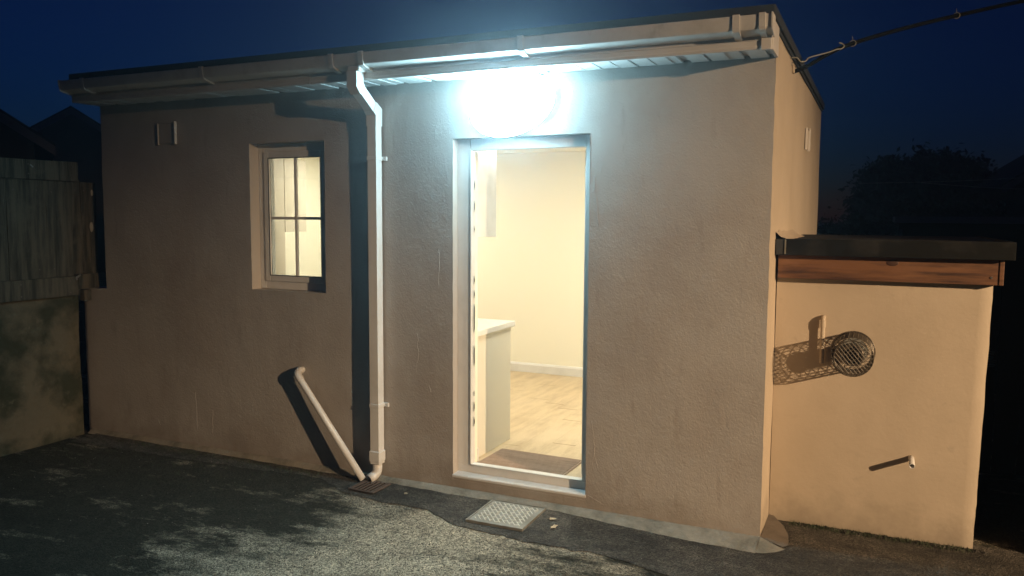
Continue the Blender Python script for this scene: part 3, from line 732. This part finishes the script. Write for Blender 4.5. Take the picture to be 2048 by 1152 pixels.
# ------------------------------------------------------------------ overhead cable
Cb = thing('overhead_cable', 'black supply cable hooked to the top of the side wall and rising to the right', 'cable')
def bez(P, n):
    r = []
    for i in range(len(P)-1):
        p0 = Vector(P[max(i-1, 0)]); p1 = Vector(P[i]); p2 = Vector(P[i+1]); p3 = Vector(P[min(i+2, len(P)-1)])
        for k in range(n):
            t = k/n; r.append(.5*((2*p1)+(p2-p0)*t+(2*p0-5*p1+4*p2-p3)*t*t+(3*p1-p0-3*p2+p3)*t**3))
    return r+[Vector(P[-1])]
CABLE = [(.0, .86, 2.665), (.075, .90, 2.700), (.33, 1.0, 2.838), (.92, 1.5, 3.06), (1.72, 2.2, 3.30), (3.4, 3.6, 3.66), (8.0, 7.5, 4.9)]
bm = bmesh.new(); tube(bm, bez(CABLE, 8), .0130, 10); link('cable_sheath', bm, M['rubber'], Cb, smooth=True)
bm = bmesh.new()
tube(bm, bez([(.0, .70, 2.722), (.035, .71, 2.722), (.055, .72, 2.700), (.085, .74, 2.705), (.10, .76, 2.727), (.20, .86, 2.768), (.245, .90, 2.790), (.270, .92, 2.795), (.285, .93, 2.812), (.272, .93, 2.828), (.255, .92, 2.832)], 5), .0042, 8)
link('anchor_hook', bm, M['galv'], Cb, smooth=True)
link('anchor_plate', box(((.001, .80, 2.65), (.014, .83, 2.70)), bevel=.003), M['cream'], Cb)
for p in (CABLE[2], CABLE[3]):
    bm = bmesh.new(); tube(bm, [(p[0]+.0185*math.cos(a), p[1], p[2]+.0185*math.sin(a)) for a in [2*PI*k/14 for k in range(14)]], .003, 6, closed=True)
    tube(bm, [(p[0], p[1], p[2]+.018), (p[0]-.004, p[1], p[2]+.045)], .002, 6)
    link('cable_tie', bm, M['galv'], Cb, smooth=True)

# ------------------------------------------------------------------ loose stone chips, leaves, weeds
def chips(n, material, name, rng, size):
    bm = bmesh.new()
    for _ in range(n):
        x, y = rng(); s = random.uniform(*size); c = Vector((x, y, GZ+.001)); q = Matrix.Rotation(random.uniform(0, PI), 3, 'Z')
        T = [Vector((s, 0, 0)), Vector((-s*.4, s*.8, 0)), Vector((-s*.5, -s*.7, 0))]; tp_ = Vector((random.uniform(-.3, .3)*s, random.uniform(-.3, .3)*s, s*random.uniform(.5, 1.0)))
        v = [bm.verts.new(c+q @ t) for t in T]+[bm.verts.new(c+q @ tp_)]
        for a, b, d in ((0, 1, 3), (1, 2, 3), (2, 0, 3)): bm.faces.new((v[a], v[b], v[d]))
    return link(name, bm, material, kind='stuff', label=dict(stone_chips='dark stone chips scattered over the whole yard', pale_chips='few pale stone chips strewn near the wall', soil_crumbs='dark soil crumbs at the foot of the small outbuilding', grit='dark grit in front of the small outbuilding')[name], category='stones')
def yard(): 
    while True:
        x = random.uniform(-5.1, 1.9); y = random.uniform(-2.9, -.1)
        if y < fy(x)-.01 if x < .2 else True: return x, y
chips(60000, M['chip'], 'stone_chips', yard, (.002, .0052))
def near():
    x = random.uniform(-5.0, 1.9); return x, random.uniform(max(-2.2, edge_y(x)-1.4), fy(x)-.02 if x < .2 else .33)
def footing():
    return random.uniform(.14, 1.12), AY-.005-abs(random.gauss(0, .018))
chips(900, M['tarmac_new'], 'soil_crumbs', footing, (.008, .018))
def rough():
    return random.uniform(.18, 1.9), random.uniform(-.6, AY-.01)
chips(9000, M['chip'], 'grit', rough, (.003, .009))
chips(420, M['chip_pale'], 'pale_chips', near, (.002, .0052))
for i, (x, y, a, s, lb) in enumerate(((-1.155, -.20, .3, .030, 'small pale dry leaf lying just right of the steel inspection cover'), (-1.10, -.31, 1.4, .032, 'pale curled dry leaf on the tarmac, second one right of the steel cover'), (-2.16, -.20, 2.2, .022, 'tiny pale dry leaf on dark tarmac between the drain grate and the steel cover'))):
    bm = bmesh.new(); c = bm.verts.new((0, 0, .004)); vs = []
    for k in range(10):
        t = 2*PI*k/10; r = s*(1 if k % 2 else .45); vs.append(bm.verts.new((r*math.cos(t)*1.2, r*math.sin(t)*.7, .004+random.uniform(0, .008))))
    for k in range(10): bm.faces.new((c, vs[k], vs[(k+1) % 10]))
    o = link('dry_leaf', bm, M['dryleaf'], label=lb, category='leaf', group='dry leaves on the tarmac'); o.location = (x, y, GZ+.006); o.rotation_euler = (0, 0, a)
bm = bmesh.new()
for _ in range(2600):
    r = random.random()
    if r < .55: x = random.uniform(.12, 1.05); y = AY-.01-abs(random.gauss(0, .03))
    elif r < .75: x = random.uniform(-5.2, -3.2); y = random.uniform(-.75, -.1)
    else: x = random.uniform(-4.8, -2.9); y = -.08-abs(random.gauss(0, .05))
    h = random.uniform(.008, .030); a = random.uniform(0, 2*PI); w = .0016; dx, dy = math.cos(a)*w, math.sin(a)*w
    bm.faces.new([bm.verts.new(p) for p in ((x-dx, y-dy, GZ), (x+dx, y+dy, GZ), (x+random.uniform(-.015, .015), y+random.uniform(-.015, .015), GZ+h))])
link('moss_and_weeds', bm, M['grass'], kind='stuff', label='low moss and weed blades growing at the wall foot', category='weeds')

# ------------------------------------------------------------------ far things in the dark
def house(name, label, loc, rz, w, d, eave, ridge, win=(), gable=True, roofm='slate'):
    Hh = thing(name, label, 'house', loc=loc); Hh.rotation_euler = (0, 0, rz)
    bm = bmesh.new()
    pf = [(-w/2, 0), (w/2, 0), (w/2, eave), (0, ridge-.05), (-w/2, eave)]
    F0 = [bm.verts.new((x, -d/2, z)) for x, z in pf]; F1 = [bm.verts.new((x, d/2, z)) for x, z in pf]
    bm.faces.new(F0); bm.faces.new(F1[::-1])
    for i in range(5): bm.faces.new((F0[i], F0[(i+1) % 5], F1[(i+1) % 5], F1[i]))
    link('wall', bm, M['house'], Hh)
    ov = .35; sl_ = (ridge-eave)/(w/2); bm = bmesh.new()
    for s in (-1, 1):
        a = [(s*(w/2+ov), eave-ov*sl_), (0, ridge), (0, ridge+.14), (s*(w/2+ov), eave-ov*sl_+.14)]
        V0 = [bm.verts.new((x, -d/2-ov, z)) for x, z in a]; V1 = [bm.verts.new((x, d/2+ov, z)) for x, z in a]
        bm.faces.new(V0); bm.faces.new(V1[::-1])
        for i in range(4): bm.faces.new((V0[i], V0[(i+1) % 4], V1[(i+1) % 4], V1[i]))
    rf = link('roof', bm, M[roofm], Hh)
    bm = bmesh.new()
    for s in (-1, 1):
        a = [(s*(w/2+ov), eave-ov*sl_-.10), (s*.001, ridge-.10), (s*.001, ridge+.08), (s*(w/2+ov), eave-ov*sl_+.08)]
        V0 = [bm.verts.new((x, -d/2-ov-.03, z)) for x, z in a]; V1 = [bm.verts.new((x, -d/2-ov-.003, z)) for x, z in a]
        bm.faces.new(V0); bm.faces.new(V1[::-1])
        for i in range(4): bm.faces.new((V0[i], V0[(i+1) % 4], V1[(i+1) % 4], V1[i]))
    link('bargeboard', bm, M['barge'], Hh)
    for (x, z, ww, hh) in win:
        wfr = link('window', ring(x-ww/2, x+ww/2, z, z+hh, .06, -d/2-.03, -d/2-.003, 0), M['barge'], Hh)
        link('pane', box(((x-ww/2+.06, -d/2-.02, z+.06), (x+ww/2-.06, -d/2-.006, z+hh-.06))), M['felt'], wfr)
    return Hh
house('gabled_house', 'dark gable-ended house with pale bargeboards beyond the timber fence', (-24.0, 13.9, 0), math.radians(55), 5.0, 6.0, 3.2, 4.8, ((0, 1.1, 1.1, 1.1),))
house('dark_house', 'black silhouetted house roof sloping down above the left end of the fence', (-18.75, 4.75, 0), math.radians(55), 7.0, 6.0, 3.2, 5.6, ())
house('bungalow', 'dark bungalow with pitched roof at the far right behind the tree', (6.2, 23.0, 0), math.radians(4), 5.6, 6.0, 2.75, 4.6, ((-2.0, .9, .8, 1.0),))
sh_ = thing('flat_roof_outbuilding', 'long low outbuilding with pale flat roof edge behind the small store', 'outbuilding')
link('wall', box(((.86, 10.03, -.05), (5.0, 13, 1.66))), M['shed'], sh_)
link('roof', box(((.74, 9.9, 1.70), (5.1, 13.1, 1.80))), M['shedroof'], sh_)
link('roof_board', box(((.80, 9.95, 1.60), (5.05, 9.99, 1.695))), M['shed'], sh_)

def tree(name, label, cat, loc, rx, rz_, zc, n, seed, trunk=True, leaf=.10):
    random.seed(seed)
    T = thing(name, label, cat, loc=loc)
    if trunk:
        bm = bmesh.new(); tube(bm, [(0, 0, -.05), (.05, 0, zc*.4), (0, .05, zc)], [.16, .12, .06], 8)
        for k in range(6):
            a = k*1.05; tube(bm, [(0, 0, zc*.45+k*.08), (rx*.35*math.cos(a), rx*.35*math.sin(a), zc), (rx*.7*math.cos(a), rx*.7*math.sin(a), zc+rz_*.4)], [.06, .04, .015], 6)
        link('trunk', bm, M['bark'], T, smooth=True)
    cl = []
    for _ in range(90):
        while True:
            p = Vector([random.uniform(-1, 1) for _ in range(3)])
            if p.length < 1: break
        cl.append((Vector((p.x*rx*.84, p.y*rx*.84, zc+p.z*rz_*.84)), random.uniform(.16, .30)*rx))
    bm = bmesh.new()
    for _ in range(n):
        c, r = random.choice(cl); p = Vector([random.gauss(0, .42) for _ in range(3)])*r+c
        if p.z < .1: continue
        s = random.uniform(.5, 1.2)*leaf; M3 = Matrix.Rotation(random.uniform(0, 6.28), 3, Vector((random.random()-.5, random.random()-.5, random.random())).normalized())
        bm.faces.new([bm.verts.new(p+M3 @ Vector(q)*s) for q in ((1, 0, 0), (0, .5, .1), (-1, 0, 0), (0, -.5, .1))])
    link('crown', bm, M['leaf'], T, kind='stuff')
tree('round_tree', 'round dark tree silhouetted against the night sky behind the small outbuilding', 'tree', (1.62, 25, 0), 2.25, 1.50, 2.45, 60000, 3, leaf=.13)
tree('dark_bush', 'low dark bush between the side wall and the round tree', 'bush', (-.25, 17, 0), 1.5, .95, .95, 16000, 5, leaf=.08)
tree('dark_bush', 'low dark bush at the foot of the round tree by the bungalow', 'bush', (3.1, 21, 0), 1.6, 1.0, 1.2, 14000, 6, leaf=.08)
random.seed(11)
for i, (a, b, lb) in enumerate((((1.05, 9.0, 2.30), (5.2, 16, 2.55), 'thin pale wire sagging across the round tree, lower of two'), ((.2, 9, 2.30), (6, 16, 3.0), 'thin wire crossing the round tree, upper of two'))):
    A_, B_ = Vector(a), Vector(b)
    bm = bmesh.new(); tube(bm, [A_.lerp(B_, t)-Vector((0, 0, .12*math.sin(PI*t))) for t in [k/16 for k in range(17)]], .006, 5)
    link('wire', bm, M['galv'], label=lb, category='wire', group='thin wires by the tree')

# ------------------------------------------------------------------ thin haze added for the glow around the lamp
hz = bpy.data.materials.new('lamp_glow_haze'); hz.use_nodes = True; t = hz.node_tree; t.nodes.clear()
o_ = t.nodes.new('ShaderNodeOutputMaterial'); v_ = t.nodes.new('ShaderNodeVolumePrincipled')
v_.inputs['Color'].default_value = (.85, .93, 1, 1); v_.inputs['Density'].default_value = .0065; v_.inputs['Anisotropy'].default_value = .86
t.links.new(v_.outputs[0], o_.inputs['Volume'])
link('haze', box(((-60, -12, -1.2), (40, 60, 9))), hz, kind='stuff')
